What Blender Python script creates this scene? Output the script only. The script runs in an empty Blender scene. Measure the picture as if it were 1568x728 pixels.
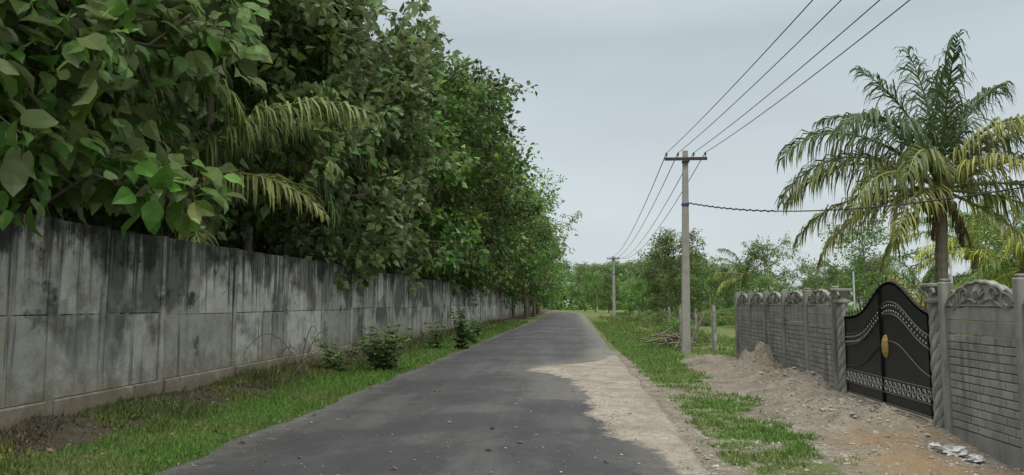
import bpy, math, numpy as np
from mathutils import Vector
R=math.radians
scene=bpy.context.scene
# ------------------------------------------------------------------ helpers
class MB:
    def __init__(s): s.V=[];s.Q=[];s.T=[];s.qm=[];s.tm=[];s.t=[];s.n=0
    def add(s,V,F,mat=0,tint=0.0):
        V=np.asarray(V,float).reshape(-1,3);F=np.asarray(F,int)
        s.V.append(V)
        t=np.full(len(V),tint,float) if np.isscalar(tint) else np.asarray(tint,float)
        s.t.append(t)
        if len(F):
            if F.shape[1]==4: s.Q.append(F+s.n); s.qm.append(np.full(len(F),mat))
            else: s.T.append(F+s.n); s.tm.append(np.full(len(F),mat))
        s.n+=len(V)
    def mesh(s,name,mats,smooth=False):
        V=np.concatenate(s.V);t=np.concatenate(s.t)
        Q=np.concatenate(s.Q) if s.Q else np.zeros((0,4),int)
        T=np.concatenate(s.T) if s.T else np.zeros((0,3),int)
        mi=np.concatenate(([*s.qm] if s.qm else [])+([*s.tm] if s.tm else []))
        loops=np.concatenate([Q.ravel(),T.ravel()])
        starts=np.concatenate([np.arange(len(Q))*4,len(Q)*4+np.arange(len(T))*3])
        me=bpy.data.meshes.new(name)
        me.vertices.add(len(V));me.vertices.foreach_set('co',V.astype(np.float32).ravel())
        me.loops.add(len(loops));me.loops.foreach_set('vertex_index',loops.astype(np.int32))
        me.polygons.add(len(starts));me.polygons.foreach_set('loop_start',starts.astype(np.int32))
        for m in mats: me.materials.append(m)
        me.polygons.foreach_set('material_index',mi.astype(np.int32))
        me.polygons.foreach_set('use_smooth',np.full(len(starts),smooth))
        me.update(calc_edges=True)
        a=me.attributes.new('tint','FLOAT','POINT');a.data.foreach_set('value',t.astype(np.float32))
        return me
    def obj(s,name,mats,smooth=False,parent=None):
        return link(name,s.mesh(name,mats,smooth),parent)
def link(name,me,parent=None,loc=(0,0,0),rot=0,sc=1):
    o=bpy.data.objects.new(name,me);scene.collection.objects.link(o)
    o.location=loc;o.rotation_euler=(0,0,rot)
    o.scale=(sc,sc,sc) if np.isscalar(sc) else sc
    if parent: o.parent=parent
    return o
def nrm(a): return a/np.maximum(np.linalg.norm(a,axis=-1,keepdims=True),1e-9)
def tube(mb,P,r,sides=6,mat=0,tint=0.0,closed=False,cap=True):
    P=np.asarray(P,float);n=len(P);r=np.broadcast_to(np.asarray(r,float),(n,))
    if closed: T=nrm(np.roll(P,-1,0)-np.roll(P,1,0))
    else: T=nrm(np.gradient(P,axis=0))
    m=np.abs(T).mean(0);ref=np.zeros(3);ref[np.argmin(m)]=1
    A=nrm(np.cross(T,ref));B=np.cross(T,A)
    a=np.linspace(0,2*np.pi,sides,endpoint=False)
    V=P[:,None]+r[:,None,None]*(A[:,None]*np.cos(a)[None,:,None]+B[:,None]*np.sin(a)[None,:,None])
    F=[]
    for i in range(n if closed else n-1):
        for j in range(sides):
            k=(j+1)%sides;i2=(i+1)%n
            F.append((i*sides+j,i*sides+k,i2*sides+k,i2*sides+j))
    V=V.reshape(-1,3);mb.add(V,F,mat,tint)
    if cap and not closed:
        for idx in (0,n-1):
            c=np.vstack([P[idx],V[idx*sides:(idx+1)*sides]])
            mb.add(c,[(0,1+j,1+(j+1)%sides) for j in range(sides)],mat,tint)
def box(mb,x0,x1,y0,y1,z0,z1,mat=0,tint=0.0,ch=0.0):
    if ch<=0:
        V=[(x,y,z) for x in(x0,x1) for y in(y0,y1) for z in(z0,z1)]
        mb.add(V,[(0,1,3,2),(4,6,7,5),(0,4,5,1),(2,3,7,6),(0,2,6,4),(1,5,7,3)],mat,tint);return
    c=ch;mn=np.array([x0,y0,z0]);mx=np.array([x1,y1,z1]);V=[];idx={}
    for ax in range(3):
        for sg in (0,1):
            for a in (0,1):
                for b in (0,1):
                    o=[i for i in range(3) if i!=ax];p=np.zeros(3)
                    p[ax]=(mn,mx)[sg][ax];p[o[0]]=(mn[o[0]]+c,mx[o[0]]-c)[a];p[o[1]]=(mn[o[1]]+c,mx[o[1]]-c)[b]
                    s=[0,0,0];s[ax]=sg;s[o[0]]=a;s[o[1]]=b
                    idx[(ax,tuple(s))]=len(V);V.append(p)
    Q=[]
    for ax in range(3):
        o=[i for i in range(3) if i!=ax]
        for sg in (0,1):
            f=[]
            for a,b in((0,0),(1,0),(1,1),(0,1)):
                s=[0,0,0];s[ax]=sg;s[o[0]]=a;s[o[1]]=b;f.append(idx[(ax,tuple(s))])
            Q.append(f)
    for e in range(3):
        o=[i for i in range(3) if i!=e]
        for a in(0,1):
            for b in(0,1):
                def S(v):
                    s=[0,0,0];s[e]=v;s[o[0]]=a;s[o[1]]=b;return tuple(s)
                Q.append([idx[(o[0],S(0))],idx[(o[0],S(1))],idx[(o[1],S(1))],idx[(o[1],S(0))]])
    T=[[idx[(ax,(a,b,d))] for ax in range(3)] for a in(0,1) for b in(0,1) for d in(0,1)]
    n0=mb.n;mb.add(V,Q,mat,tint);mb.T.append(np.array(T)+n0);mb.tm.append(np.full(8,mat))
def vnoise(x,y,sc,seed=0,oct=3):
    x=np.asarray(x,float);y=np.asarray(y,float);out=np.zeros(np.broadcast(x,y).shape);amp=1;tot=0
    for o in range(oct):
        X=x*sc;Y=y*sc;xi=np.floor(X).astype(np.int64);yi=np.floor(Y).astype(np.int64)
        fx=X-xi;fy=Y-yi;fx=fx*fx*(3-2*fx);fy=fy*fy*(3-2*fy)
        def h(a,b):
            k=(a*73856093)^(b*19349663)^((seed+o*17+1)*83492791);k=(k^(k>>13))*1274126177&0x7fffffff
            k=(k^(k>>11))*668265263&0x7fffffff
            return (k%100003)/100003.
        v=(h(xi,yi)*(1-fx)+h(xi+1,yi)*fx)*(1-fy)+(h(xi,yi+1)*(1-fx)+h(xi+1,yi+1)*fx)*fy
        out+=v*amp;tot+=amp;amp*=.5;sc*=2.03
    return out/tot
# ------------------------------------------------------------------ materials
class NT:
    def __init__(s,name):
        s.m=bpy.data.materials.new(name);s.m.use_nodes=True;s.t=s.m.node_tree;s.t.nodes.clear()
        s.out=s.t.nodes.new('ShaderNodeOutputMaterial')
    def n(s,typ,ins=None,**kw):
        nd=s.t.nodes.new('ShaderNode'+typ)
        for k,v in kw.items(): setattr(nd,k,v)
        for k,v in (ins or {}).items(): s.set(nd.inputs[k],v)
        return nd
    def set(s,sock,v):
        if isinstance(v,bpy.types.NodeSocket): s.t.links.new(v,sock)
        else:
            if hasattr(sock.default_value,'__len__') and not isinstance(v,(int,float)):
                v=tuple(v)+((1,) if len(sock.default_value)==4 and len(v)==3 else ())
            sock.default_value=v
    def math(s,op,a,b=0.,c=False):
        return s.n('Math',{0:a,1:b},operation=op,use_clamp=c).outputs[0]
    def mix(s,f,a,b,blend='MIX'):
        nd=s.n('Mix',data_type='RGBA',blend_type=blend)
        s.set(nd.inputs[0],f);s.set(nd.inputs[6],a);s.set(nd.inputs[7],b);return nd.outputs[2]
    def noise(s,vec,scale,detail=4,rough=.55,dist=0.):
        return s.n('TexNoise',{'Vector':vec,'Scale':scale,'Detail':detail,'Roughness':rough,'Distortion':dist}).outputs[0]
    def rng(s,v,a,b,c=0.,d=1.):
        return s.n('MapRange',{0:v,1:a,2:b,3:c,4:d}).outputs[0]
    def pos(s): return s.n('NewGeometry').outputs['Position']
    def scale(s,vec,sc): return s.n('Mapping',{'Vector':vec,'Scale':sc}).outputs[0]
    def attr(s,name): return s.n('Attribute',attribute_name=name).outputs['Fac']
    def bump(s,h,st,d=.02): return s.n('Bump',{'Height':h,'Strength':st,'Distance':d}).outputs[0]
    def bsdf(s,col,rough=.8,spec=.3,normal=None,metal=0.):
        b=s.n('BsdfPrincipled',{'Base Color':col,'Roughness':rough,'Specular IOR Level':spec,'Metallic':metal})
        if normal is not None: s.set(b.inputs['Normal'],normal)
        return b.outputs[0]
    def end(s,sh): s.t.links.new(sh,s.out.inputs[0]);return s.m
def leaf_mat(name,top,back,yel=(.27,.27,.06),trans=.3,rough=.45,lo=.5,hi=1.45,sat=1.):
    t=NT(name);g=t.n('NewGeometry');rnd=g.outputs['Random Per Island']
    c=t.mix(g.outputs['Backfacing'],top,back)
    c=t.mix(t.attr('tint'),c,yel)
    oi=t.n('ObjectInfo').outputs['Random']
    hs=t.n('HueSaturation',{'Hue':t.math('ADD',t.rng(rnd,0,1,.486,.515),t.rng(oi,0,1,-.010,.014)),'Saturation':t.rng(oi,0,1,.92*sat,1.1*sat),'Value':t.math('MULTIPLY',t.rng(rnd,0,1,lo,hi),t.rng(oi,0,1,.78,1.25)),'Color':c}).outputs[0]
    b=t.bsdf(hs,rough,.28)
    tr=t.n('BsdfTranslucent',{'Color':hs}).outputs[0]
    return t.end(t.n('MixShader',{0:trans,1:b,2:tr}).outputs[0])
M={}
M['teak']=leaf_mat('teak_leaf',(.082,.180,.030),(.21,.29,.135),lo=.45,hi=1.6)
M['teakbig']=leaf_mat('teak_leaf_young',(.095,.225,.034),(.25,.34,.15),rough=.36,trans=.38,lo=.5,hi=1.55)
M['dark']=leaf_mat('dark_leaf',(.050,.112,.019),(.095,.15,.046),lo=.45,hi=1.6)
M['light']=leaf_mat('light_leaf',(.11,.21,.045),(.15,.24,.085))
M['olive']=leaf_mat('olive_leaf',(.11,.15,.045),(.15,.18,.065))
M['palm']=leaf_mat('palm_leaf',(.072,.130,.042),(.11,.165,.065),yel=(.40,.39,.10),trans=.28,rough=.36,lo=.55,hi=1.5)
M['grass']=leaf_mat('grass_blade',(.120,.220,.034),(.13,.23,.042),yel=(.25,.22,.10),trans=.3,rough=.6,lo=.45,hi=1.4,sat=.93)
def bark(name,a,b):
    t=NT(name);p=t.scale(t.n('TexCoord').outputs['Object'],(8,8,2))
    n=t.noise(p,1.5,6);return t.end(t.bsdf(t.mix(n,a,b),.9,.1,t.bump(n,.6,.03)))
M['bark']=bark('bark',(.06,.050,.040),(.28,.24,.18))
M['palmbark']=bark('palm_bark',(.07,.058,.045),(.26,.22,.18))
M['dead']=leaf_mat('dead_leaf',(.17,.12,.065),(.16,.12,.07),yel=(.2,.14,.07),trans=.1,rough=.8)
M['dryweed']=leaf_mat('dry_weed',(.095,.085,.050),(.10,.09,.055),yel=(.17,.14,.085),trans=.1,rough=.85)
def simple(name,col,rough=.5,spec=.4,metal=0.,var=.3,sc=12):
    t=NT(name);n=t.noise(t.n('TexCoord').outputs['Object'],sc,5)
    c=t.mix(t.rng(n,.3,.7),[x*(1-var) for x in col],[x*(1+var) for x in col])
    return t.end(t.bsdf(c,rough,spec,t.bump(n,.15,.005),metal))
M['wire']=simple('wire',(.02,.02,.022),.6)
M['gate']=simple('gate_black_paint',(.012,.013,.014),.42,.5,0,.3,5)
M['silver']=simple('gate_silver_paint',(.36,.35,.32),.55,.4,.1,.35,30)
M['gold']=simple('gate_gold_paint',(.34,.24,.08),.5,.5,.2,.25,30)
M['white']=simple('white_plastic',(.48,.48,.47),.5,.4,0,.25)
M['blue']=simple('blue_clamp',(.03,.06,.3),.5,.4,0,.2)
M['stone']=simple('granite',(.26,.25,.23),.9,.2,0,.45,7)
M['porcelain']=simple('insulator',(.08,.05,.04),.3,.5,0,.2)
M['steel']=simple('rusty_steel',(.06,.05,.045),.7,.4,.2,.4)
def concrete(name,a,b,streak=.35,sc=1.):
    t=NT(name);p=t.pos()
    n=t.noise(p,3*sc,8,.65);st=t.noise(t.scale(p,(5,5,.6)),1.6,6,.6);fine=t.noise(p,60,3)
    g=t.n('NewGeometry').outputs['Random Per Island']
    c=t.mix(t.rng(n,.3,.72),a,b)
    c=t.mix(t.rng(st,.5,.72,0,streak),c,[x*.3 for x in a])
    v=t.rng(g,0,1,.84,1.12)
    c=t.mix(1.,c,t.n('CombineColor',{0:v,1:v,2:v}).outputs[0],'MULTIPLY')
    h=t.math('ADD',n,t.math('MULTIPLY',fine,.4))
    return t.end(t.bsdf(c,.88,.2,t.bump(h,.35,.012)))
M['precast']=concrete('precast_concrete',(.185,.185,.162),(.31,.31,.275),.7)
M['pole']=concrete('pole_concrete',(.25,.24,.22),(.37,.355,.32),.2)
# old stained wall
t=NT('stained_concrete');p=t.pos();sep=t.n('SeparateXYZ',{0:p});z=sep.outputs[2]
rand=t.n('NewGeometry').outputs['Random Per Island'];tint=t.attr('tint')
big=t.noise(t.scale(p,(1,.6,.7)),1.1,5,.6,.4);st=t.noise(t.scale(p,(1,1.5,.26)),1.7,7,.62,.6)
st2=t.noise(t.scale(p,(1,6,.2)),1.4,6,.65,.3);fine=t.noise(p,35,5,.6);med=t.noise(p,4,8,.72)
base=t.mix(t.rng(med,.3,.7),(.20,.203,.175),(.37,.375,.33))
base=t.mix(t.math('MULTIPLY',tint,t.rng(med,.3,.6,.35,1)),base,(.52,.52,.47))
base=t.mix(t.rng(t.noise(p,2.1,4),.53,.7,0,.5),base,(.27,.23,.16))
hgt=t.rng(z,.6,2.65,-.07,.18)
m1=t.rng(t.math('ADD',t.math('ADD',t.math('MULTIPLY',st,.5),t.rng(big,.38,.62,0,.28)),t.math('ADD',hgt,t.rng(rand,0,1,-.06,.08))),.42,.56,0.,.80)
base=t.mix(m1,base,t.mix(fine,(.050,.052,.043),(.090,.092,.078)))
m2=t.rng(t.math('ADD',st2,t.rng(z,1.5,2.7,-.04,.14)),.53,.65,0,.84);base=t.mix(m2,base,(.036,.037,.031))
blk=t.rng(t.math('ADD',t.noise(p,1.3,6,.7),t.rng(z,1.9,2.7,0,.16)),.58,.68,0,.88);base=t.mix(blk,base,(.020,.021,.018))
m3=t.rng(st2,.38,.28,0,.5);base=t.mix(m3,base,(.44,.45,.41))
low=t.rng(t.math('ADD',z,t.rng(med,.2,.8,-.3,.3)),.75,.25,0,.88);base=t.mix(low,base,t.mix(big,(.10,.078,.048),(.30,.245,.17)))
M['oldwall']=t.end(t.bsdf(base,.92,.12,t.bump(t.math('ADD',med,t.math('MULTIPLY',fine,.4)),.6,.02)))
# ground family
def sandcol(t,p):
    a=t.noise(p,1.3,5,.6);b=t.noise(p,9,5,.8);v=t.n('TexVoronoi',{'Vector':p,'Scale':34.}).outputs
    c=t.mix(t.rng(a,.35,.65),(.22,.190,.145),(.36,.325,.265))
    c=t.mix(t.rng(b,.42,.68,0,.80),c,(.12,.10,.078))
    c=t.mix(t.rng(v['Distance'],.0,.35,.55,0.),c,(.46,.44,.40))
    return c,t.math('ADD',b,t.math('MULTIPLY',v['Distance'],-.5))
t=NT('ground');p=t.pos();sc_,sh=sandcol(t,p)
n1=t.noise(p,.35,4);n2=t.noise(p,5,6,.72);n3=t.noise(p,40,3,.7);n4=t.noise(p,1.1,4)
dirt=t.mix(t.rng(n2,.3,.7),(.07,.060,.044),(.20,.17,.125))
field=t.mix(t.rng(t.math('ADD',t.math('MULTIPLY',n1,.6),t.math('MULTIPLY',n2,.4)),.36,.54),(.21,.20,.10),(.13,.20,.05))
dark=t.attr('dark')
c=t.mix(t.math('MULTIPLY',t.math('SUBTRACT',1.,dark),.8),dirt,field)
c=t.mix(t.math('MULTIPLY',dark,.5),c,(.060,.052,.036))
gm=t.rng(t.math('ADD',t.attr('grass'),t.math('MULTIPLY',t.math('SUBTRACT',t.math('ADD',t.math('MULTIPLY',n2,.6),t.math('MULTIPLY',n4,.4)),.5),2.6)),.42,.75,0,.8)
c=t.mix(gm,c,t.mix(t.rng(n3,.35,.65),(.055,.078,.020),(.115,.165,.038)))
sm=t.rng(t.math('ADD',t.attr('sand'),t.math('MULTIPLY',t.math('SUBTRACT',n2,.5),1.3)),.38,.62)
c=t.mix(sm,c,sc_)
or_=t.rng(t.math('ADD',t.noise(p,.8,4),t.math('MULTIPLY',t.attr('tint'),.25)),.58,.75,0,.65)
c=t.mix(t.math('MULTIPLY',or_,sm),c,(.33,.225,.115))
M['ground']=t.end(t.bsdf(c,.95,.1,t.bump(t.math('ADD',sh,t.math('MULTIPLY',n2,1.8)),1.,.05)))
t=NT('asphalt');p=t.pos();sc_,sh=sandcol(t,p)
f1=t.noise(p,50,3,.9);f2=t.noise(p,.42,6,.62,.5);f3=t.noise(t.scale(p,(1.8,.15,1)),1.,5,.65);f4=t.noise(p,5,7,.8)
a=t.mix(t.rng(f1,.3,.7),(.022,.022,.022),(.094,.092,.089))
a=t.mix(t.rng(f3,.42,.62,0,.65),a,(.108,.105,.099))
a=t.mix(t.rng(f2,.44,.56,0,.72),a,(.034,.034,.036))
a=t.mix(t.rng(f4,.58,.72,0,.65),a,(.17,.155,.13))
a=t.mix(t.rng(f4,.42,.30,0,.65),a,(.018,.018,.019))
dust=t.rng(t.math('ADD',t.attr('dust'),t.math('MULTIPLY',t.math('SUBTRACT',f4,.5),1.4)),.2,1.1,0,.65)
a=t.mix(dust,a,(.22,.20,.17))
sm=t.rng(t.math('ADD',t.attr('sand'),t.math('MULTIPLY',t.math('SUBTRACT',f4,.5),1.8)),.36,.66)
c=t.mix(sm,a,sc_)
ro=t.mix(sm,(.70,)*3,(.95,)*3)
h=t.mix(sm,f1,sh)
M['asphalt']=t.end(t.bsdf(c,ro,.33,t.bump(t.math('ADD',h,t.math('MULTIPLY',f4,.6)),.9,.018)))
M['pebble']=simple('pebble',(.29,.265,.225),.9,.2,0,.45,3)
# ------------------------------------------------------------------ terrain
Yt=[-40,4,6.9,8,9.2,10.3,13.4,15,16.2,17.2,18.2,19.5,21.5,24,32,40]
Xt=[1.3,.98,1.05,.85,.45,.22,.15,.0,-.55,-1.05,-.85,.2,.95,1.2,1.3,1.5]
def ss(v,a,b): u=np.clip((v-a)/(b-a),0,1);return u*u*(3-2*u)
def sand_f(X,Y):
    e=np.interp(Y,Yt,Xt)+.4*(vnoise(X,Y,1.7,15)-.5);w=.3
    near=ss(X,e-w,e+w)*ss(X,1.95,1.1)*ss(Y,27,22)
    side=ss(X,2.3,3.3)*ss(Y,22.5,20.5)*ss(X,6.2,5.2)
    patch=ss(X,1.2,2.)*ss(Y,20,14)*ss(X,3.4,2.8)*(.1+.8*vnoise(X,Y,1.4,5))
    far=ss(X,1.1,1.25)*ss(X,1.6,1.4)*.35
    return np.clip(near+side+patch+far,0,1)
def grass_f(X,Y):
    l=ss(X,-5.7,-5.15)*ss(X,-3.7,-3.9)*ss(Y,75,50)
    r=ss(X,1.15,1.6)*ss(X,3.5+.04*np.clip(Y-20,0,60),2.5+.04*np.clip(Y-20,0,60))*(.66+.34*ss(Y,13,24))*ss(Y,110,60)
    return np.clip(l+r,0,1)
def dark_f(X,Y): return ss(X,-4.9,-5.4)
def gz(X,Y):
    X=np.asarray(X,float);Y=np.asarray(Y,float)
    n=vnoise(X,Y,1.4,3)-.5;n2=vnoise(X,Y,6,9,2)-.5
    onroad=ss(X,-4.15,-3.9)*ss(X,1.35,1.15)
    z=.02+.05*n+.02*n2
    z=z+ss(X,-5.0,-6.3)*(.16+.12*n)
    z=z+ss(X,2.8,4.2)*(.07*ss(Y,24,20)*ss(Y,8.8,10.5)-.10*ss(Y,9.5,8))
    for cx,cy,sx,sy,h in((4.15,17.4,.5,1.1,.34),(4.3,14.6,.5,1.0,.20),(3.6,12.4,.7,1.2,.08),(3.9,10.0,.45,.6,.11),(3.2,10.4,.5,.9,.07),(3.6,20.3,.6,.7,.12),(3.5,8.2,.35,.5,.06)):
        z=z+h*np.exp(-((X-cx)/sx)**2-((Y-cy)/sy)**2)*(1+1.1*n+2.4*n2)
    z=z+.5*(vnoise(X,Y,.08,4,2)-.5)*ss(np.abs(X),7,25)
    return z*(1-onroad)+(-.035)*onroad
def axis(parts):
    o=[]
    for a,b,s in parts: o+=list(np.arange(a,b-1e-6,s))
    return np.array(o)
xs=axis([(-600,-100,60),(-100,-20,8),(-20,-7,1.0),(-7,-3.4,.09),(-3.4,.8,.5),(.8,5.2,.08),(5.2,12,.5),(12,60,4),(60,601,60)])
ys=axis([(-100,-4,8),(-4,4,.8),(4,26,.11),(26,60,.4),(60,160,2.5),(160,1201,80)])
def grid(xs,ys,zf):
    X,Y=np.meshgrid(xs,ys);nx=len(xs);V=np.stack([X,Y,zf(X,Y)],-1).reshape(-1,3)
    i,j=np.meshgrid(np.arange(nx-1),np.arange(len(ys)-1));a=(j*nx+i).ravel()
    return V,np.stack([a,a+1,a+1+nx,a+nx],1)
V,F=grid(xs,ys,gz);mb=MB();mb.add(V,F,0,np.exp(-((V[:,0]-3.6)/1.0)**2-((V[:,1]-7.6)/1.8)**2))
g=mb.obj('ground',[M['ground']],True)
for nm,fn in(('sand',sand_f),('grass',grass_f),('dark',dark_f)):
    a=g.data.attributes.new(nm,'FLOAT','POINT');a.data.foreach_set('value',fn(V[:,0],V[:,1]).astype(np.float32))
xs=np.concatenate([[0,.015],np.linspace(.03,.97,62),[.985,1.]])
ys=axis([(-60,0,5),(0,30,.12),(30,60,.5),(60,260,5)])
V,F=grid(xs,ys,lambda a,b:a*0)
u=V[:,0].copy();Y=V[:,1]
eL=-3.95+.30*(vnoise(Y*0,Y,.8,21)-.5)+.14*(vnoise(Y*0+3,Y,5,22)-.5);eR=1.27+.10*(vnoise(Y*0,Y,.9,23)-.5)*2
V[:,0]=eL+(eR-eL)*u;Xm=V[:,0].copy()
V[:,2]=.03+.035*(1-((Xm+1.34)/2.6)**2)-.07*((u<.001)|(u>.999))+.010*(vnoise(Xm,Y,.5,33)-.5)
sd=np.clip(sand_f(Xm,Y),0,1);V[:,2]+=.025*ss(sd,.4,.9)*(vnoise(Xm,Y,4,8)+.3)
V[:,0]-=np.clip(Y-105,0,None)**2/520.
mb=MB();mb.add(V,F);rd=mb.obj('asphalt_road',[M['asphalt']],True)
a=rd.data.attributes.new('sand','FLOAT','POINT');a.data.foreach_set('value',sd.astype(np.float32))
dust=ss(Xm,-3.2,-3.95)*.6+ss(Xm,.0,1.2)*.8+np.exp(-((Xm-np.interp(Y,Yt,Xt)+.3)/.8)**2)*.6*(Y>12)*(Y<26)+ss(Y,25,90)*.35
a=rd.data.attributes.new('dust','FLOAT','POINT');a.data.foreach_set('value',np.clip(dust,0,1).astype(np.float32))
# ------------------------------------------------------------------ leaves
TA=(np.array([(0,0,0),(-.20,.12,.05),(0,.14,0),(.20,.12,.05),(-.33,.38,.09),(0,.40,-.02),(.33,.38,.06),(-.25,.70,.02),(0,.70,-.07),(.25,.70,.05),(0,1,-.24)]),
 np.array([(0,2,1),(0,3,2),(1,2,5),(1,5,4),(2,3,6),(2,6,5),(4,5,8),(4,8,7),(5,6,9),(5,9,8),(7,8,10),(8,9,10)]))
TB=(np.array([(0,0,0),(-.32,.45,.07),(0,.5,0),(.32,.45,.07),(0,1,-.14)]),np.array([(0,2,1),(0,3,2),(1,2,4),(2,3,4)]))
TG=(np.array([(-.10,0,0),(.10,0,0),(.0,1,-.1)]),np.array([(0,1,2)]))
def leaves(mb,P,D,N,L,tm,mat=0,tint=None,wd=1.):
    P=np.asarray(P);D=nrm(D);S=nrm(np.cross(D,N));N=np.cross(S,D);T,F=tm;k=len(T);n=len(P)
    L=np.broadcast_to(L,(n,))[:,None,None]
    V=P[:,None]+L*(T[None,:,0,None]*wd*S[:,None]+T[None,:,1,None]*D[:,None]+T[None,:,2,None]*N[:,None])
    FF=(F[None]+k*np.arange(n)[:,None,None]).reshape(-1,3)
    tt=np.zeros(n*k) if tint is None else np.repeat(tint,k)
    mb.add(V.reshape(-1,3),FF,mat,tt)
def clumps(mb,rng,C,nl,rc,L,tm,mat=0,droop=.35,cen=None,wd=1.,yel=.06,flat=.75):
    C=np.asarray(C);n=len(C)*nl
    ci=np.repeat(np.arange(len(C)),nl);off=rng.normal(size=(n,3));off=nrm(off)*(rng.random((n,1))**.5)*rc
    off[:,2]*=flat;sc=np.repeat(rng.uniform(.6,1.25,len(C)),nl)[:,None]
    P=C[ci]+off*sc
    o=nrm(off);out=np.zeros_like(o)
    if cen is not None: out=nrm(C[ci]-cen)
    D=o*.8+rng.normal(size=(n,3))*.5+out*.35;D[:,2]-=droop
    N=rng.normal(size=(n,3))*.75+o*.35+out*.35;N[:,2]+=.7
    ct=np.repeat(rng.random(len(C))**2*.3,nl)
    tint=np.clip(ct+(rng.random(n)<yel)*rng.uniform(.2,.7,n),0,1)
    leaves(mb,P,D,N,L*rng.uniform(.5,1.25,n),tm,mat,tint,wd)
def tree_mesh(name,H,cr,cb,seed,leafmat,nlimb=15,nl=26,L=.3,rc=.55,tm=TB,tr=.17,sub=5,droop=.35,top=.5,up=.35,yel=.05,mid=.5,hang=0.):
    rng=np.random.default_rng(seed);mb=MB()
    k=9;tz=np.linspace(-.15,H*.93,k);w=np.cumsum(rng.normal(size=(k,2))*.10*H/10,0);w[0]=0
    TP=np.column_stack([w,tz]);tube(mb,TP,np.linspace(tr,.03,k)*(1+.4*np.exp(-tz.clip(0)*3)),8,1)
    C=[]
    def at(z): return np.array([np.interp(z,tz,TP[:,0]),np.interp(z,tz,TP[:,1]),z])
    for i in range(nlimb):
        f=(i+.5)/nlimb;z=cb+(H*.92-cb)*f**.9;az=i*2.4+rng.normal()*.4
        prof=(1-(abs(f-.42)/.62)**2.2) if f>.42 else 1-(.42-f)**2*1.6
        ln=cr*max(prof,top*.5)*rng.uniform(.62,1.22)
        d=np.array([math.cos(az),math.sin(az),0]);p0=at(z);n=6
        s=np.linspace(0,1,n);el=up+.6*f
        LP=p0+d*ln*s[:,None]+np.array([0,0,1])*ln*(el*s-((.25+hang)*s*s))[:,None]+np.vstack([[0,0,0],rng.normal(size=(n-1,3))*.06*ln])
        r0=tr*.42*(1-.6*f);tube(mb,LP,np.linspace(r0,.015,n),5,1,cap=False)
        C.append(LP[-1])
        for j in range(2,n):
            for q in range(sub):
                dd=nrm(rng.normal(size=3)+d*.7+np.array([0,0,.25]));l2=cr*rng.uniform(.14,.38)
                b=LP[j]*.5+LP[j-1]*.5;e=b+dd*l2;e[2]-=.08*l2
                tube(mb,[b,(b+e)/2+rng.normal(size=3)*.05,e],[.016,.011,.006],3,1,cap=False);C.append(e)
                if rng.random()<mid: C.append(b*.45+e*.55)
    for q in range(8): C.append(at(H*rng.uniform(.82,.95))+rng.normal(size=3)*.35)
    clumps(mb,rng,np.array(C),nl,rc,L,tm,0,droop,np.array([0,0,(H+cb)*.5]),yel=yel)
    return mb.mesh(name,[leafmat,M['bark']])
rs=np.random.default_rng(11)
teak=[tree_mesh('teak_tree_mesh',12.5,3.9,2.6,s,M['teak'],nlimb=17,nl=22,L=.37,rc=.50,tm=TB,mid=.1) for s in(1,2,3)]
darkt=[tree_mesh('dark_tree_mesh',13,4.2,2.2,s,M['dark'],nlimb=18,nl=24,L=.29,rc=.55,mid=.2) for s in(5,6,7)]
lightt=[tree_mesh('light_tree_mesh',7,2.9,1.6,s,M['light'],nlimb=12,nl=20,L=.17,rc=.42,sub=4,tr=.11,mid=.2) for s in(8,9)]
midt=[tree_mesh('green_tree_mesh',7,3.1,1.0,s,M['teak'],nlimb=14,nl=24,L=.21,rc=.5,tr=.13,mid=.2) for s in(12,13)]
fore=[tree_mesh('foreground_teak_mesh',7.6,2.6,2.7,s,M['teakbig'],nlimb=18,nl=9,L=.38,rc=.5,tm=TA,sub=4,tr=.10,droop=.45,yel=.03,mid=.3) for s in(31,32)]
def T(nm,me,x,y,sc=1,rot=None,par=None,zs=1.):
    return link(nm,me,par,(x,y,float(gz(x,y))-.05),rs.uniform(0,6.28) if rot is None else rot,(sc,sc,sc*zs))
T('teak_tree',fore[0],-8.0,9.4,1.0,.3);T('teak_tree',fore[1],-8.5,6.4,1.05,2.1)
T('teak_tree',fore[1],-9.8,11.4,1.1,4.0)
ysr=[17.6,20.8,24,27.5,31.5]
for i,y in enumerate(ysr): T('teak_tree',teak[i%3],-8.6+rs.uniform(-.4,.4),y,[.97,.88,1.0,1.04,.98][i])
y=35.5;i=0
while y<118:
    T('roadside_tree',(darkt+teak[:1])[i%4],-7.9+rs.uniform(-.4,.6)+.9*(y>60),y,rs.uniform(.95,1.18));y+=4.6+rs.uniform(-.3,1.2)+.02*y;i+=1
T('roadside_tree',lightt[0],-4.9,74,1.95,1.2)
T('roadside_tree',lightt[1],-4.9,88,1.9,2.2)
for x,y,s in((-5.4,108,1.0),(-5.8,122,1.1),(-9,140,1.3),(5.4,118,.7),(3.6,132,.8),(2.,148,1.)): T('roadside_tree',midt[int(y)%2],x,y,s*1.2)
em=bpy.data.objects.new('forest_trees',None);scene.collection.objects.link(em)
for row,x0,y0,ye,st in((0,-13,7,75,4.8),(1,-18.5,10,50,6)):
    y=y0
    while y<ye:
        T('tree',darkt[int(rs.integers(3))] if rs.random()<.7 else teak[int(rs.integers(3))],x0+rs.uniform(-1,1),y,1.0+.08*row,par=em);y+=st*rs.uniform(.85,1.2)
mb=MB();rng=np.random.default_rng(55)
n=260;C=np.column_stack([rng.uniform(-12,-8.6,n),rng.uniform(6,80,n),rng.uniform(.4,3.4,n)])
clumps(mb,rng,C,26,.8,.36,TB,0)
mb.obj('undergrowth',[M['dark']])
mb=MB();n=420;C=np.column_stack([rng.uniform(-40,45,n),rng.uniform(172,190,n),rng.random(n)**1.5*6.5+.3])
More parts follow.
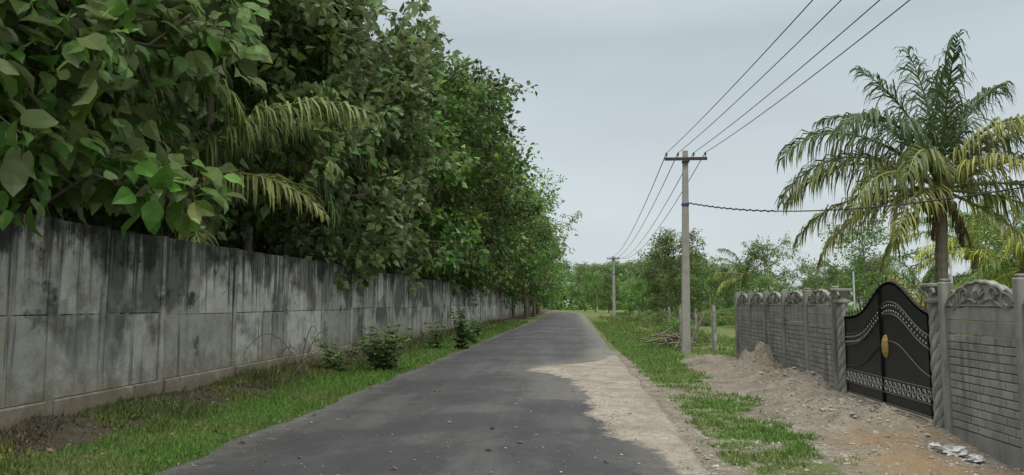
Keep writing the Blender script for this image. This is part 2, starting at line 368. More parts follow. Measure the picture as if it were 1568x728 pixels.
clumps(mb,rng,C,26,2.2,1.0,TB,0);mb.obj('distant_hedge',[M['teak']])
# ------------------------------------------------------------------ palms
def palm(name,loc,H,fronds,seed,tr=.16,lean=(0,0),LW=.045,nuts=True,den=24,ls=.275):
    rng=np.random.default_rng(seed);mb=MB()
    k=40;s=np.linspace(0,1,k);TP=np.column_stack([lean[0]*s**1.6,lean[1]*s**1.6,-.2+(H+.2)*s])
    rad=tr*(1-.32*s)*(1+.5*np.exp(-s*14))+.010*(np.arange(k)%2);tube(mb,TP,rad,10,1)
    top=TP[-1]
    tube(mb,[top+[0,0,-.35],top+[0,0,-.1],top+[0,0,.25],top+[0,0,.6]],[tr*.8,tr*1.35,tr*1.1,.04],8,2)
    for az,el,L,dr,ti,*rest in fronds:
        n=18;az=R(az);e0=R(el);s=np.linspace(0,1,n);e=e0-R(dr)*s**1.6
        tw=rest[0] if rest else rng.uniform(-22,22)
        azs=az+R(tw)*s
        d=np.stack([np.cos(e)*np.cos(azs),np.cos(e)*np.sin(azs),np.sin(e)],1)
        P=top+np.array([0,0,.1])+np.vstack([[0,0,0],np.cumsum((d[:-1]+d[1:])/2*L/(n-1),0)])
        dead=ti>1
        mt=2 if dead else 0;tn=0 if dead else ti
        tube(mb,P,np.linspace(.045,.008,n),4,3 if not dead else 2,min(tn+.3,1),cap=False)
        m=int(L*den);q=np.linspace(.15,.995,m)
        gw=rng.uniform(.9,2.0);roll=rng.uniform(-.6,.6)
        for sgn in(-1,1):
            qq=np.clip(q+rng.normal(size=m)*.010,0,1)
            B=np.stack([np.interp(qq,s,P[:,c]) for c in range(3)],1)
            D=nrm(np.stack([np.interp(qq,s,d[:,c]) for c in range(3)],1))
            S0=nrm(np.cross(D,[math.cos(az)*.02,math.sin(az)*.02,1.]))*sgn;U=np.cross(S0,D)*sgn
            S=nrm(S0+U*roll*sgn)
            wob=(vnoise(qq*9,qq*0+rng.random()*50,1.,3,2)-.5)[:,None]
            ll=L*ls*np.sin(np.pi*(.14+.80*qq)**.8)**.6*rng.uniform(.65,1.15,m)*(1-.75*(rng.random(m)<.09))
            f=.6+.8*qq
            dr0=nrm(S*1.0+D*f[:,None]+U*(.08+.9*wob)+D*wob*1.1+rng.normal(size=(m,3))*.20)
            g=rng.uniform(.5,1.5,m)[:,None]*gw*(1.8 if dead else 1.)
            p1=B+dr0*ll[:,None]*.36;d1=nrm(dr0-np.array([0,0,1])*g);p2=p1+d1*ll[:,None]*.34
            d2=nrm(d1-np.array([0,0,1])*g*1.6);p3=p2+d2*ll[:,None]*.36
            wv=nrm(np.cross(dr0,U)+rng.normal(size=(m,3))*.45)*LW/2
            V=np.stack([B-wv*.6,B+wv*.6,p1-wv,p1+wv,p2-wv*.8,p2+wv*.8,p3],1).reshape(-1,3)
            b=np.arange(m)[:,None]*7
            tv=np.clip(tn*(1.3-.6*rng.random(m)),0,1)[:,None]*np.array([.6,.6,.8,.8,1.1,1.1,1.4])
            mb.add(V,np.concatenate([b+[0,1,3,2],b+[2,3,5,4]]),mt,np.clip(tv,0,1).ravel())
            n0=mb.n-m*7;mb.T.append(np.concatenate([b+[4,5,6]])+n0);mb.tm.append(np.full(m,mt))
    if nuts:
        for i in range(9):
            a=rng.uniform(0,6.28);c=top+np.array([math.cos(a)*.28,math.sin(a)*.28,-.15-rng.random()*.3])
            th=np.linspace(0,np.pi,6);tube(mb,c+np.column_stack([0*th,0*th,np.cos(th)*.13]),np.maximum(np.sin(th)*.1,.003),7,0,.45)
        for i in range(14):
            a=rng.uniform(0,6.28);l=rng.uniform(.5,1.1);tube(mb,[top,top+[math.cos(a)*.22,math.sin(a)*.22,.05],top+[math.cos(a)*.36,math.sin(a)*.36,-l]],[.03,.03,.008],4,2)
    o=mb.obj(name,[M['palm'],M['palmbark'],M['dead'],M['palm']]);o.location=(loc[0],loc[1],float(gz(*loc[:2])));return o
fr=[(174,50,4.5,100,.05),(192,28,4.2,85,.35),(163,5,3.8,60,.5),(205,60,4.2,110,.0),(150,68,3.9,80,0),(183,-8,3.6,60,.7),(186,36,4.4,105,.15),
(95,84,3.9,16,0,30),(45,80,3.7,34,.0),(262,76,3.7,28,0),(165,77,3.7,42,.0),(10,74,3.9,60,.0),(0,50,4.3,90,.12),(-15,30,4.2,85,.3),(12,12,4.0,60,.4),(-30,58,4.0,105,.4),
(300,62,3.2,105,.7),(285,30,3.0,85,.8),(240,38,3.3,100,.3),(225,-2,3.2,60,.6),(-20,-8,3.5,50,.6),(60,30,3.5,70,.05),(330,-30,2.8,35,.8),(200,-35,2.7,35,.7),(215,20,3.7,85,.4),
(310,-60,1.5,20,2),(225,-60,1.3,20,2),(20,-55,1.5,25,2)]
palm('coconut_palm',(8.75,18.6),4.15,fr,4,.17,(.15,0),den=21,ls=.29,LW=.046)
rp=np.random.default_rng(77)
def rf(n,L,y=.2): return [(i*137.5+rp.uniform(-10,10),80-105*(i/n)**1.1,L*rp.uniform(.85,1.1),rp.uniform(60,95),float(np.clip(y*rp.random()*2*(i/n),0,1))) for i in range(n)]
palm('coconut_palm',(-8.4,14.3),3.75,[(3,46,5.0,75,.28,0),(-8,12,3.8,60,.45),(60,52,4.4,80,.15),(40,50,4,70,.1),(120,60,4,80,.1),(200,50,4,80,.1),(280,60,4,80,.2),(320,75,4,60,0),(250,10,3.5,50,.6),(330,-30,3,40,.5),(345,-50,2.8,25,2),(10,-60,3,15,2),(300,-55,2.6,20,2)],6,.15,nuts=False,ls=.25,den=24,LW=.05)
palm('coconut_palm',(-9.6,12.6),6.6,rf(20,4.2),8,.16,nuts=False)
palm('coconut_palm',(-8.9,19.4),5.4,rf(16,4.0,.15),18,.16,nuts=False)
palm('coconut_palm',(-8.0,48),13.6,rf(18,4.2,.3),9,.16,den=16)
palm('coconut_palm',(11.3,50),3.2,rf(16,3.0,.7),10,.15,den=16)
palm('coconut_palm',(15.0,26),2.6,rf(18,3.6,1.0),12,.16,den=20)
palm('coconut_palm',(17.5,34),4.0,rf(18,3.6,.9),13,.16,den=18)
palm('coconut_palm',(13.5,30),1.8,rf(12,2.4,.5),14,.13,nuts=False,den=18)
# ------------------------------------------------------------------ right/background trees
T('green_tree',midt[0],7.8,60,.98);T('green_tree',midt[1],9.9,64,.80)
T('green_tree',midt[0],9.5,92,.95);T('green_tree',midt[1],7.4,88,.6)
T('feathery_tree',lightt[0],14.6,38,.80);T('feathery_tree',lightt[1],12.3,48,.78);T('feathery_tree',lightt[0],11,44,.45)
T('green_tree',midt[0],20.5,34,.72);T('green_tree',midt[1],23,38,.8)
em=bpy.data.objects.new('distant_trees',None);scene.collection.objects.link(em)
for i in range(44):
    x=rs.uniform(12,95);y=rs.uniform(112,160)
    me=[midt[0],midt[1],lightt[0],lightt[1]][i%4];T('tree',me,x,y,rs.uniform(.9,1.3),par=em)
for x in np.arange(-24,34,4.0):
    T('tree',midt[int(rs.integers(2))],x+rs.uniform(-1,1),205+rs.uniform(-8,14),rs.uniform(1.5,2.0),par=em)
for i in range(12):
    T('tree',[lightt[1],lightt[0],midt[1]][i%3],rs.uniform(12,48),rs.uniform(56,80),rs.uniform(.4,.62),par=em)
def shrub_mesh(name,seed,mat,L=.1,nc=60,nl=24):
    rng=np.random.default_rng(seed);mb=MB();C=[]
    for i in range(nc):
        a=rng.uniform(0,6.28);r=rng.random()**.6;h=rng.uniform(.15,1)*(1-.35*r);e=np.array([math.cos(a)*r*.9,math.sin(a)*r*.9,h])
        tube(mb,[(0,0,-.1),e*[.4,.4,.5],e],[.02,.012,.005],3,1,cap=False);C.append(e)
    clumps(mb,rng,np.array(C),nl,.2,L,TB,0,.1);return mb.mesh(name,[mat,M['bark']])
shr=[shrub_mesh('shrub_mesh',s,m) for s,m in((1,M['teak']),(2,M['olive']),(3,M['light']))]
em=bpy.data.objects.new('field_shrubs',None);scene.collection.objects.link(em)
for i in range(56):
    y=rs.uniform(42,105);x=6+rs.random()**1.2*y*.5
    T('shrub',shr[int(rs.integers(3))],x,y,rs.uniform(.35,.9)*(1+y/120),par=em)
for i in range(60):
    y=rs.uniform(30,110);T('shrub',shr[[1,0,1][i%3]],rs.uniform(3.3,4.6)+.02*y,y,rs.uniform(.25,.5),par=em)
for x,y,s in((6.4,29.5,.4),(5.3,34,.6),(4.7,30,.4),(5.2,38,1.0)): T('shrub',shr[0],x,y,s,par=em)
def weed(loc,h,n,seed,L=.16,spread=.35):
    rng=np.random.default_rng(seed);mb=MB();P=[];D=[]
    for i in range(n):
        a=rng.uniform(0,6.28);r=spread*rng.random();e=np.array([math.cos(a)*r*1.6,math.sin(a)*r*1.6,h*rng.uniform(.5,1)]);b=np.array([math.cos(a)*r*.4,math.sin(a)*r*.4,-.05])
        mid=(b+e)/2+np.array([-math.cos(a),-math.sin(a),0])*.08
        s=np.linspace(0,1,8)[:,None];C=(1-s)**2*b+2*s*(1-s)*mid+s*s*e;tube(mb,C,np.linspace(.012,.004,8),4,1,cap=False)
        for k in range(1,8):
            for q in range(4):
                aa=rng.uniform(0,6.28);P.append(C[k]);D.append((math.cos(aa),math.sin(aa),rng.uniform(-.1,.6)))
    P=np.array(P);D=np.array(D);N=rng.normal(size=P.shape)*.3;N[:,2]+=1
    leaves(mb,P,D,N,L*rng.uniform(.6,1.2,len(P)),TA,0,rng.random(len(P))*.1)
    o=mb.obj('roadside_plant',[M['teak'],M['bark']]);o.location=(loc[0],loc[1],float(gz(*loc)))
weed((-4.35,17.0),1.05,20,1,.17,.42);weed((-4.9,18.2),.95,8,2,.15);weed((-3.95,25.5),1.45,14,3,.2,.28);weed((-4.7,25.0),.9,9,4);weed((-4.1,29.5),1.0,9,5);weed((-4.4,34),.9,10,6);weed((-5.3,16.4),.8,6,7)
mb=MB();rng=np.random.default_rng(3)
for i in range(7):
    x0,y0=-5.6+rng.uniform(-.3,.3),15.0+rng.uniform(-.6,.6);s=np.linspace(0,1,10);dx=rng.uniform(.3,1.1)*(-1)**i;dy=rng.uniform(-.8,.8);h=rng.uniform(.4,1.1)
    tube(mb,np.column_stack([x0+dx*s,y0+dy*s,.1+h*np.sin(s*2.4)]),np.linspace(.012,.006,10),4)
mb.obj('dry_stems',[M['palmbark']])
# ------------------------------------------------------------------ grass / pebbles
rng=np.random.default_rng(5);mb=MB()
def scatter(n,x0,x1,y0,y1,fn):
    u=rng.random(n);Y=1/((1-u)/y0+u/y1);X=rng.uniform(x0,x1,n);k=rng.random(n)<fn(X,Y);return X[k],Y[k]
def blades(X,Y,L,yel,flat=.6):
    n=len(X);P=np.column_stack([X,Y,gz(X,Y)-.005]);D=rng.normal(size=(n,3));D[:,2]=np.abs(D[:,2])*flat+.25
    N=rng.normal(size=(n,3))*.4;N[:,2]+=.8
    t=(rng.random(n)<yel)*rng.uniform(.3,1,n);LL=L*(1+Y/16)*rng.uniform(.5,1.3,n)
    LL*=.4+1.2*vnoise(X,Y,2.3,91)
    t=np.clip(t+.4*ss(vnoise(X,Y,.9,93),.5,.75),0,1)
    h=n//2;leaves(mb,P[:h],D[:h],N[:h],LL[:h]*.8,TB,0,t[:h],1.1)
    D2=D[h:]*[.6,.6,1];D2[:,2]+=.7;leaves(mb,P[h:],D2,rng.normal(size=(n-h,3)),LL[h:]*1.5,TG,0,t[h:])
gf=lambda X,Y:ss(grass_f(X,Y)+1.0*(vnoise(X,Y,1.3,41)-.5)+.9*(vnoise(X,Y,5,42)-.5)-.75*sand_f(X,Y)*(X<1.7),.38,.76)
X,Y=scatter(220000,-5.9,-3.74,4.5,70,gf);blades(X,Y,.033,.07)
gr=lambda X,Y:ss(grass_f(X,Y)+.9*(vnoise(X,Y,1.1,41)-.5)+1.4*(vnoise(X,Y,4.5,42,4)-.5)-.28*sand_f(X,Y),.36,.86)
X,Y=scatter(190000,1.0,4.0,4.5,60,gr);blades(X,Y,.028,.12)
X,Y=scatter(30000,2.5,7,22,90,lambda X,Y:.7*ss(vnoise(X,Y,.6,7),.35,.6)*(X>2.6));blades(X,Y,.045,.4)
mb.obj('grass',[M['grass']])
mb=MB();X,Y=scatter(42000,-6.5,-5.2,4.5,60,lambda X,Y:ss(vnoise(X,Y,1.3,77),.45,.65)*.8+.05);blades(X,Y,.036,.5,1.2)
mb.obj('dry_weeds',[M['dryweed']])
mb=MB();X,Y=scatter(60000,-6.5,-5.0,4.5,60,lambda X,Y:ss(vnoise(X,Y,1.1,78),.42,.62));blades(X,Y,.045,.15,1.0)
mb.obj('weeds',[M['olive']])
ph=(1+5**.5)/2
ico=nrm(np.array([(-1,ph,0),(1,ph,0),(-1,-ph,0),(1,-ph,0),(0,-1,ph),(0,1,ph),(0,-1,-ph),(0,1,-ph),(ph,0,-1),(ph,0,1),(-ph,0,-1),(-ph,0,1)],float))
icf=np.array([(0,11,5),(0,5,1),(0,1,7),(0,7,10),(0,10,11),(1,5,9),(5,11,4),(11,10,2),(10,7,6),(7,1,8),(3,9,4),(3,4,2),(3,2,6),(3,6,8),(3,8,9),(4,9,5),(2,4,11),(6,2,10),(8,6,7),(9,8,1)])
def stones(mb,X,Y,S,z=None):
    n=len(X);zz=gz(X,Y) if z is None else z
    V=ico[None]*(1+rng.normal(size=(n,12,1))*.16)*np.array([1,1,.65])*rng.uniform(.7,1.3,(n,1,3))*S[:,None,None]+np.column_stack([X,Y,zz+S*.15])[:,None]
    mb.add(V.reshape(-1,3),(icf[None]+12*np.arange(n)[:,None,None]).reshape(-1,3))
mb=MB()
X,Y=scatter(18000,.9,4.5,4.5,26,lambda X,Y:sand_f(X,Y)*.9*ss(vnoise(X,Y,1.5,61),.3,.65));k=X>1.25;X=X[k];Y=Y[k]
stones(mb,X,Y,.006+.022*rng.random(len(X))**4)
X=rng.normal(4.0,.35,300);Y=rng.choice([17.2,14.6,12,10,10.2],300)+rng.normal(0,.7,300);k=X<4.42;stones(mb,X[k],Y[k],.015+.04*rng.random(k.sum())**3)
roadz=lambda X:.036+.035*(1-((X+1.34)/2.6)**2)
X,Y=scatter(14000,-1.5,1.25,5,26,lambda X,Y:ss(sand_f(X,Y),-.1,.8)*.7);stones(mb,X,Y,.004+.015*rng.random(len(X))**4,roadz(X)+.012*(sand_f(X,Y)>.6))
X,Y=scatter(2500,-3.9,1.0,5,30,lambda X,Y:.15+ss(X,-3.2,-3.9));stones(mb,X,Y,.004+.009*rng.random(len(X))**3,roadz(X))
X,Y=scatter(350,-5.6,-3.9,5,30,lambda X,Y:.7+0*X);stones(mb,X,Y,.008+.02*rng.random(len(X))**4)
mb.obj('gravel',[M['pebble']])
mb=MB();X,Y=scatter(700,-5.6,1.3,5,30,lambda X,Y:.08+.8*ss(X,-3.6,-4.3));n=len(X);D=rng.normal(size=(n,3));D[:,2]*=.15;N=rng.normal(size=(n,3))*.3;N[:,2]+=1
leaves(mb,np.column_stack([X,Y,np.where(X>-3.9,roadz(X)+.006,gz(X,Y)+.03)]),D,N,rng.uniform(.03,.10,n),TA);mb.obj('fallen_leaves',[M['dead']])
# ------------------------------------------------------------------ left wall
mb=MB();rng=np.random.default_rng(8);bay=2.5;y=-1.2;X0=-6.55
while y<135:
    w=bay-.16
    top=2.66+rng.uniform(-.02,.02)
    seam=1.44+rng.uniform(-.03,.03)
    o1,o2=rng.uniform(-.010,.010,2)
    sp=rng.uniform(.42,.58)*w
    if rng.random()<.5:
        box(mb,X0-.12,X0+o1,y+.08,y+.08+sp-.003,.40,seam-.005,0,float(rng.random()<.5)*rng.uniform(.4,1),.006)
        box(mb,X0-.12,X0+o1+.005,y+.08+sp+.003,y+.08+w,.40,seam-.005,0,float(rng.random()<.5)*rng.uniform(.4,1),.006)
    else: box(mb,X0-.12,X0+o1,y+.08,y+.08+w,.40,seam-.005,0,float(rng.random()<.6)*rng.uniform(.4,1),.006)
    box(mb,X0-.12,X0+o2,y+.08,y+.08+sp-.003,seam+.005,top,0,float(rng.random()<.3)*.6,.008)
    box(mb,X0-.12,X0+o2+.004,y+.08+sp+.003,y+.08+w,seam+.005,top+rng.uniform(-.015,.01),0,float(rng.random()<.3)*.6,.008)
    box(mb,X0-.16,X0+.03,y-.08+.003,y+.08-.003,-.2,top+.012,0,float(rng.random()<.4)*.6,.01)
    box(mb,X0-.2,X0+.06,y+.08,y+.08+w,-.3,.394,0,.2,.015)
    y+=bay
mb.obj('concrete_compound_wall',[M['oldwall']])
# ------------------------------------------------------------------ right wall
mb=MB();XR=4.5
def spiral(cy,cz,r,turn,s,xo,rr=.017):
    a=np.linspace(0,turn,26);q=r*(1-.82*a/abs(turn));return np.column_stack([np.full(26,xo),cy+s*q*np.cos(a),cz+q*np.sin(a)])
def bayp(y0,y1):
    w=y1-y0
    box(mb,XR-.03,XR+.03,y0+.06,y1-.06,-.35,.14,0,0,.006)
    nr=12;rh=(1.24-.15)/nr;nc=5;cw=(w-.12)/nc
    for pl in range(3):
        box(mb,XR-.02,XR+.02,y0+.06,y1-.06,.145+pl*4*rh+.002,.145+(pl+1)*4*rh-.002,0)
    for r in range(nr):
        off=(r%2)*.5
        for c in range(nc+1):
            a=y0+.065+(c-off)*cw;b=a+cw-.012;a=max(a,y0+.065);b=min(b,y1-.065)
            if b-a<.03: continue
            for s in(-1,1):
                xa,xb=(XR-.034,XR-.0205) if s<0 else (XR+.0205,XR+.034)
                box(mb,xa,xb,a,b,.15+r*rh+.003,.15+(r+1)*rh-.009,0,0,.005)
    box(mb,XR-.03,XR+.03,y0+.06,y1-.06,1.245,1.40,0,0,.006);box(mb,XR-.03,XR+.03,y0+.06,y1-.06,1.406,1.55,0,0,.006)
    n=28;s=np.linspace(0,1,n);yy=y0+.065+(w-.13)*s;zt=1.60+.24*np.abs(np.sin(np.pi*s))**.8+.022*np.abs(np.sin(s*np.pi*7))
    for x in(XR-.022,XR+.022):
        V=np.concatenate([np.column_stack([yy*0+x,yy,yy*0+1.556]),np.column_stack([yy*0+x,yy,zt])]);mb.add(V,[(i,i+1,n+i+1,n+i) for i in range(n-1)])
    V=np.concatenate([np.column_stack([yy*0+XR-.022,yy,zt]),np.column_stack([yy*0+XR+.022,yy,zt])]);mb.add(V,[(i,i+1,n+i+1,n+i) for i in range(n-1)])
    c=(y0+y1)/2
    for side in(-1,1):
        xo=XR+side*.028
        tube(mb,np.column_stack([yy*0+xo,yy,zt-.012]),.020,5)
        tube(mb,np.column_stack([yy*0+xo,yy,yy*0+1.575]),.015,5)
        for sg in(-1,1):
            tube(mb,spiral(c+sg*w*.19,1.69,.095,8.5,sg,xo),np.linspace(.026,.014,26),5)
            tube(mb,spiral(c+sg*w*.36,1.645,.065,-8,-sg,xo),np.linspace(.022,.012,26),5)
            tube(mb,np.column_stack([np.full(8,xo),c+sg*np.linspace(.05,w*.42,8),1.60+.05*np.sin(np.linspace(0,6,8))]),.015,4)
        for k in range(-3,4):
            a=k*.38;tube(mb,[(xo,c,1.66),(xo+side*.014,c+.07*math.sin(a),1.66+.08*math.cos(a)),(xo,c+.13*math.sin(a),1.66+.16*math.cos(a))],[.012,.026,.010],5)
def post(y,top=1.86):
    box(mb,XR-.075,XR+.075,y-.055,y+.055,-.3,top,0,0,.014);box(mb,XR-.055,XR+.055,y-.04,y+.04,top+.001,top+.04,0,0,.012)
B=1.55
ysn=[9.42-B*i for i in range(7)]
for y in ysn: post(y)
for a in ysn[1:]: bayp(a,a+B)
ysf=[13.25+B*i for i in range(6)]
for y in ysf: post(y)
for a in ysf[:-1]: bayp(a,a+B)
def twist(y):
    for k in range(4):
        z=np.linspace(-.2,1.62,70);a=z*9+k*np.pi/2
        tube(mb,np.column_stack([XR+.045*np.cos(a),y+.045*np.sin(a),z]),.052,6)
    box(mb,XR-.11,XR+.11,y-.11,y+.11,1.6,1.66,0,0,.015)
    zz=np.array([1.66,1.70,1.76,1.80]);tube(mb,np.column_stack([zz*0+XR,zz*0+y,zz]),[.09,.07,.12,.15],12)
    box(mb,XR-.14,XR+.14,y-.14,y+.14,1.8,1.85,0,0,.012)
    for sg in(-1,1):
        for xs_ in(-.11,.11): tube(mb,spiral(y+sg*.13,1.73,.06,8,sg,XR+xs_),np.linspace(.02,.01,26),5)
twist(9.68);twist(12.98);
mb.obj('precast_wall',[M['precast']],False)
# ------------------------------------------------------------------ gate
gt=bpy.data.objects.new('iron_gate',None);scene.collection.objects.link(gt)
ya,yb=9.85,12.82
def gy(s): return yb+(ya-yb)*s
def gtop(s): return 1.36+.50*np.exp(-np.abs((s-.60)/.27)**2.2)+.05*s
def leafpanel(s0,s1,nm):
    mb=MB();n=40;s=np.linspace(s0,s1,n);yy=gy(s);zt=gtop(s);zb=.16
    for x in(XR-.012,XR+.012):
        V=np.concatenate([np.column_stack([yy*0+x,yy,yy*0+zb]),np.column_stack([yy*0+x,yy,zt])]);mb.add(V,[(i,i+1,n+i+1,n+i) for i in range(n-1)])
    for side in(-1,1):
        xo=XR+side*.018
        tube(mb,np.column_stack([yy*0+XR,yy,zt]),.028,6)
        for zz in(zb,.32,.52): tube(mb,np.column_stack([yy*0+xo,yy,yy*0+zz]),.016,4)
        for se in(s0+.008,s1-.008): tube(mb,[(XR,gy(se),zb-.02),(XR,gy(se),float(gtop(se)))],.03,6)
        for off in(.27,.44): tube(mb,np.column_stack([yy*0+xo,yy,zt-off]),.013,4)
        tube(mb,np.column_stack([yy*0+xo,yy,.58+(zt-1.36)*.9]),.012,4)
    mb.obj(nm+'_panel',[M['gate']],False,gt)
    mb=MB();
    L=abs(gy(s1)-gy(s0));m=int(L/.075)
    for k in range(m):
        sk=s0+(s1-s0)*(k+.5)/m;y=gy(sk);z=float(gtop(sk))
        for side in(-1,1):
            xo=XR+side*.016;xp=XR+side*.028
            for off in(.315,.395):
                zc=z-off;w=.024
                V=[(xp,y,zc),(xo,y-w,zc),(xo,y,zc+w),(xo,y+w,zc),(xo,y,zc-w)];mb.add(V,[(0,1,2),(0,2,3),(0,3,4),(0,4,1)])
    m=int(L/.14)
    for k in range(m):
        sk=s0+(s1-s0)*(k+.5)/m;y=gy(sk)
        for side in(-1,1):
            a=np.linspace(0,2*np.pi,12,endpoint=False);xo=XR+side*.02
            tube(mb,np.column_stack([a*0+xo,y+.05*np.cos(a),.42+.06*np.sin(a)]),.009,4,closed=True)
            for q in(-1,1): tube(mb,[(xo,y-.05,.42+q*.07),(xo,y+.05,.42+q*.07)],.007,4)
            mb.add([(XR+side*.03,y,.42),(xo,y-.02,.42),(xo,y,.44),(xo,y+.02,.42),(xo,y,.40)],[(0,1,2),(0,2,3),(0,3,4),(0,4,1)])
    mb.obj(nm+'_silver_trim',[M['silver']],False,gt)
    mb=MB();m=int(L/.12)
    for k in range(m):
        sk=s0+(s1-s0)*(k+.5)/m;y=gy(sk);z=float(gtop(sk))
        tube(mb,[(XR,y,z+.02),(XR,y,z+.05),(XR,y,z+.065),(XR,y,z+.13)],[.008,.008,.018,.001],6,0 if sk>.6 else 1)
    if s0>.4:
        sc=.5+.05;th=np.linspace(0,np.pi,7)
        for side in(-1,1):
            tube(mb,np.column_stack([th*0+XR+side*.02,th*0+gy(sc),.98+.17*np.cos(th)]),np.maximum(np.sin(th)*.07,.004),8)
    mb.obj(nm+'_finials',[M['gold'],M['gate']],False,gt)
leafpanel(0.,.497,'far_leaf');leafpanel(.503,1.,'near_leaf')
for x,y,h in((4.95,10.2,2.25),(5.3,14.6,2.2)):
    mb=MB();tube(mb,[(x,y,0),(x,y,h)],.016,6);mb.obj('white_pipe',[M['white']])
# ------------------------------------------------------------------ poles & wires
def upole(x,y,H,w0,w1,lean=0,name='utility_pole'):
    mb=MB();z0=-.3;k=8
    V=[];zz=np.linspace(z0,H,k)
    for z in zz:
        f=(z-z0)/(H-z0);w=w0+(w1-w0)*f;d=w*.6;cx=lean*f;c=w*.12
        V+=[(x+cx-w/2+c,y-d/2,z),(x+cx+w/2-c,y-d/2,z),(x+cx+w/2,y-d/2+c,z),(x+cx+w/2,y+d/2-c,z),(x+cx+w/2-c,y+d/2,z),(x+cx-w/2+c,y+d/2,z),(x+cx-w/2,y+d/2-c,z),(x+cx-w/2,y-d/2+c,z)]
    F=[(i*8+j,i*8+(j+1)%8,(i+1)*8+(j+1)%8,(i+1)*8+j) for i in range(k-1) for j in range(8)];mb.add(V,F)
    b=(k-1)*8;mb.T.append(np.array([(b,b+i,b+i+1) for i in range(1,7)]));mb.tm.append(np.full(6,0))
    tx=x+lean
    a=H-.28;L=.68
    box(mb,tx-L,tx+L,y-.13,y-.07,a-.05,a+.05,1,0,.008)
    box(mb,tx-.11,tx+.11,y-.15,y+.12,a-.10,a-.055,1,0,.006)
    pts=[]
    for dx in(-.62,-.25,.25,.62):
        zb=a+.05
        tube(mb,[(tx+dx,y-.1,zb),(tx+dx,y-.1,zb+.05),(tx+dx,y-.1,zb+.07),(tx+dx,y-.1,zb+.10),(tx+dx,y-.1,zb+.12),(tx+dx,y-.1,zb+.16)],[.012,.012,.045,.03,.042,.02],8,2);pts.append((tx+dx,y-.1,zb+.14))
    zc=4.75;w=w0+(w1-w0)*zc/H;box(mb,x+lean*zc/H-w/2-.012,x+lean*zc/H+w/2+.012,y-.09,y+.09,zc,zc+.08,3,0,.004)
    mb.obj(name,[M['pole'],M['steel'],M['porcelain'],M['blue']]);return pts
p0=upole(5.0,-15,6.6,.3,.18)
p1=upole(3.5,24.1,6.55,.30,.17,.12)
p2=upole(4.3,82.5,6.8,.36,.24)
p3=upole(4.2,140,7.0,.36,.24)
mb=MB()
def wire(a,b,sag,r=.011):
    s=np.linspace(0,1,40)[:,None];P=np.array(a)*(1-s)+np.array(b)*s;P[:,2]-=sag*4*(s*(1-s))[:,0];tube(mb,P,r,4)
for a,b,s in((p0,p1,.55),(p1,p2,1.1),(p2,p3,1.0)):
    for k in range(4): wire(a[k],b[k],s+.05*k,.011 if s<.6 else .014)
mb.obj('power_lines',[M['wire']])
mb=MB();a=(3.65,24.0,4.83);b=(7.9,11.5,3.55);wire(a,b,.42,.014)
s=np.linspace(0.01,.36,46)
P=np.array(a)[None]*(1-s[:,None])+np.array(b)[None]*s[:,None];P[:,2]-=.42*4*s*(1-s)
ang=np.arange(46)*1.9;P[:,2]+=.022*np.sin(ang);tube(mb,P,.018,4)
mb.obj('service_cable',[M['wire']])
def gpost(x,y,h,w,lx=0):
    mb=MB();rg=np.random.default_rng(int(x*10+y));z=np.linspace(-.2,h,7)
    tube(mb,np.column_stack([x+lx*z/h+rg.normal(size=7)*.008,y+rg.normal(size=7)*.008,z]),w*(1+rg.normal(size=7)*.06),5);mb.obj('granite_fence_post',[M['stone']])
fp=[(4.62,25.2,1.55),(6.3,25.6,1.45),(4.75,30,1.4),(4.9,35,1.4),(5.1,41,1.4),(8.2,26,1.45),(10.2,26.4,1.45),(8.6,36,1.4),(11,36,1.4)]
for i,(x,y,h) in enumerate(fp): gpost(x,y,h,.085 if i==0 else .065,.04*(i%3-1))
mb=MB()
for i,j in((0,1),(1,5),(5,6),(0,2),(2,3),(3,4),(7,8)):
    for z in(.45,.85,1.25): wire((fp[i][0],fp[i][1],z),(fp[j][0],fp[j][1],z),.05,.006)
mb.obj('fence_wire',[M['wire']])
mb=MB();tube(mb,[(4.05,27,.0),(4.3,27.1,.6),(4.65,27.2,1.25)],[.07,.06,.05],7);tube(mb,[(4.5,27.2,1.0),(4.35,27.2,1.35)],[.04,.03],5);mb.obj('leaning_log',[M['bark']])
mb=MB();rng=np.random.default_rng(9)
for i in range(22):
    x,y=3.3+rng.uniform(-.5,.4),26.5+rng.uniform(-.8,.8);a=rng.uniform(0,3.14);l=rng.uniform(.3,.8);z=rng.uniform(.05,.45)
    tube(mb,[(x-math.cos(a)*l,y-math.sin(a)*l,z),(x,y,z+.08),(x+math.cos(a)*l,y+math.sin(a)*l,z+rng.uniform(-.05,.3))],[.03,.035,.02],5)
mb.obj('wood_pile',[M['bark']])
mb=MB();rng=np.random.default_rng(2)
for cx,cy,r in((4.1,8.6,.10),(4.2,8.35,.07),(4.0,8.8,.05)):
    u=np.linspace(0,2*np.pi,16,endpoint=False);v=np.linspace(.05,np.pi-.05,9);U,W=np.meshgrid(u,v);rr=r*(1+rng.normal(size=U.shape)*.28)
    V=np.stack([cx+rr*np.sin(W)*np.cos(U)*1.3,cy+rr*np.sin(W)*np.sin(U),float(gz(cx,cy))+r*.4+rr*np.cos(W)*.6],-1).reshape(-1,3)
    mb.add(V,[(i*16+j,i*16+(j+1)%16,(i+1)*16+(j+1)%16,(i+1)*16+j) for i in range(8) for j in range(16)])
mb.obj('plastic_bag',[M['white']])
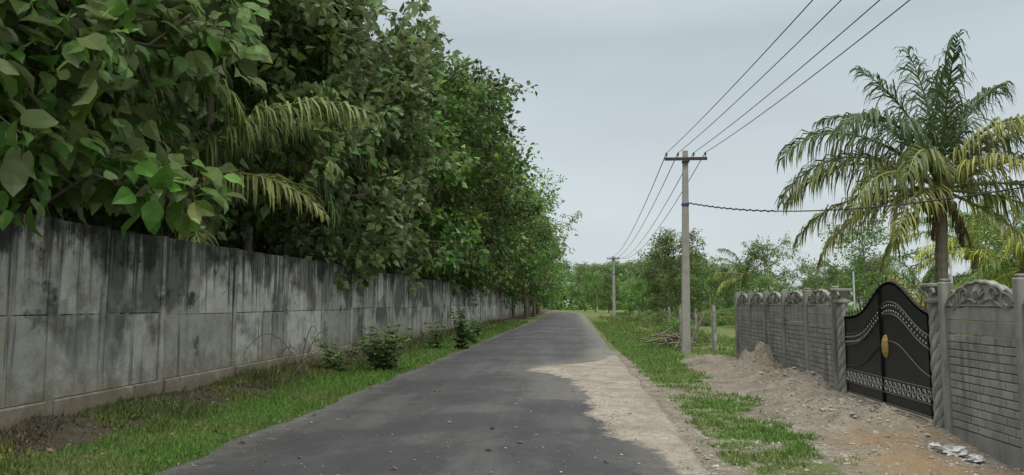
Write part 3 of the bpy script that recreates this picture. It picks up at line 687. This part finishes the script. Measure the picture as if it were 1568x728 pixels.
# ------------------------------------------------------------------ world, sun, camera
w=bpy.data.worlds.new('World');scene.world=w;w.use_nodes=True;nt=w.node_tree;nt.nodes.clear()
o=nt.nodes.new('ShaderNodeOutputWorld');bg=nt.nodes.new('ShaderNodeBackground');bg.inputs[1].default_value=.1
sky=nt.nodes.new('ShaderNodeTexSky');sky.sky_type='NISHITA';sky.sun_disc=False;sky.sun_elevation=R(60);sky.sun_rotation=R(170);sky.dust_density=4
tc=nt.nodes.new('ShaderNodeTexCoord');sp=nt.nodes.new('ShaderNodeSeparateXYZ');nt.links.new(tc.outputs['Generated'],sp.inputs[0])
cr=nt.nodes.new('ShaderNodeValToRGB');nt.links.new(sp.outputs[2],cr.inputs[0])
e=cr.color_ramp.elements;e[0].position=0;e[0].color=(.66,.72,.735,1);e[1].position=1;e[1].color=(2.6,2.65,2.6,1)
for ps,c in((.12,(.62,.69,.715,1)),(.34,(.51,.59,.63,1)),(.5,(.85,.92,.95,1))):
    q=e.new(ps);q.color=c
no=nt.nodes.new('ShaderNodeTexNoise');mp=nt.nodes.new('ShaderNodeMapping');mp.inputs['Scale'].default_value=(1,1,3.5);nt.links.new(tc.outputs['Generated'],mp.inputs[0]);nt.links.new(mp.outputs[0],no.inputs['Vector']);no.inputs['Scale'].default_value=1.6;no.inputs['Detail'].default_value=4
mr=nt.nodes.new('ShaderNodeMapRange');nt.links.new(no.outputs[0],mr.inputs[0]);mr.inputs[1].default_value=.3;mr.inputs[2].default_value=.7;mr.inputs[3].default_value=9.1;mr.inputs[4].default_value=10.9
vm=nt.nodes.new('ShaderNodeVectorMath');vm.operation='SCALE';nt.links.new(cr.outputs[0],vm.inputs[0]);nt.links.new(mr.outputs[0],vm.inputs['Scale'])
mx=nt.nodes.new('ShaderNodeMix');mx.data_type='RGBA';mx.inputs[0].default_value=.94;nt.links.new(sky.outputs[0],mx.inputs[6]);nt.links.new(vm.outputs[0],mx.inputs[7])
nt.links.new(mx.outputs[2],bg.inputs[0]);nt.links.new(bg.outputs[0],o.inputs[0])
l=bpy.data.lights.new('sun','SUN');l.energy=1.5;l.angle=R(20);l.color=(1,.96,.88);lo=bpy.data.objects.new('sun',l);scene.collection.objects.link(lo)
sd=Vector((math.sin(R(170))*math.cos(R(60)),math.cos(R(170))*math.cos(R(60)),math.sin(R(60))));lo.rotation_euler=sd.to_track_quat('Z','Y').to_euler()
cd=bpy.data.cameras.new('camera');cam=bpy.data.objects.new('camera',cd);scene.collection.objects.link(cam)
cd.sensor_width=36;cd.lens=25.95;cd.clip_end=3000;cam.location=(0,0,1.6);cam.rotation_euler=(R(95.1),0,R(4.85));scene.camera=cam
scene.view_settings.view_transform='Standard';scene.view_settings.look='None';scene.view_settings.exposure=0
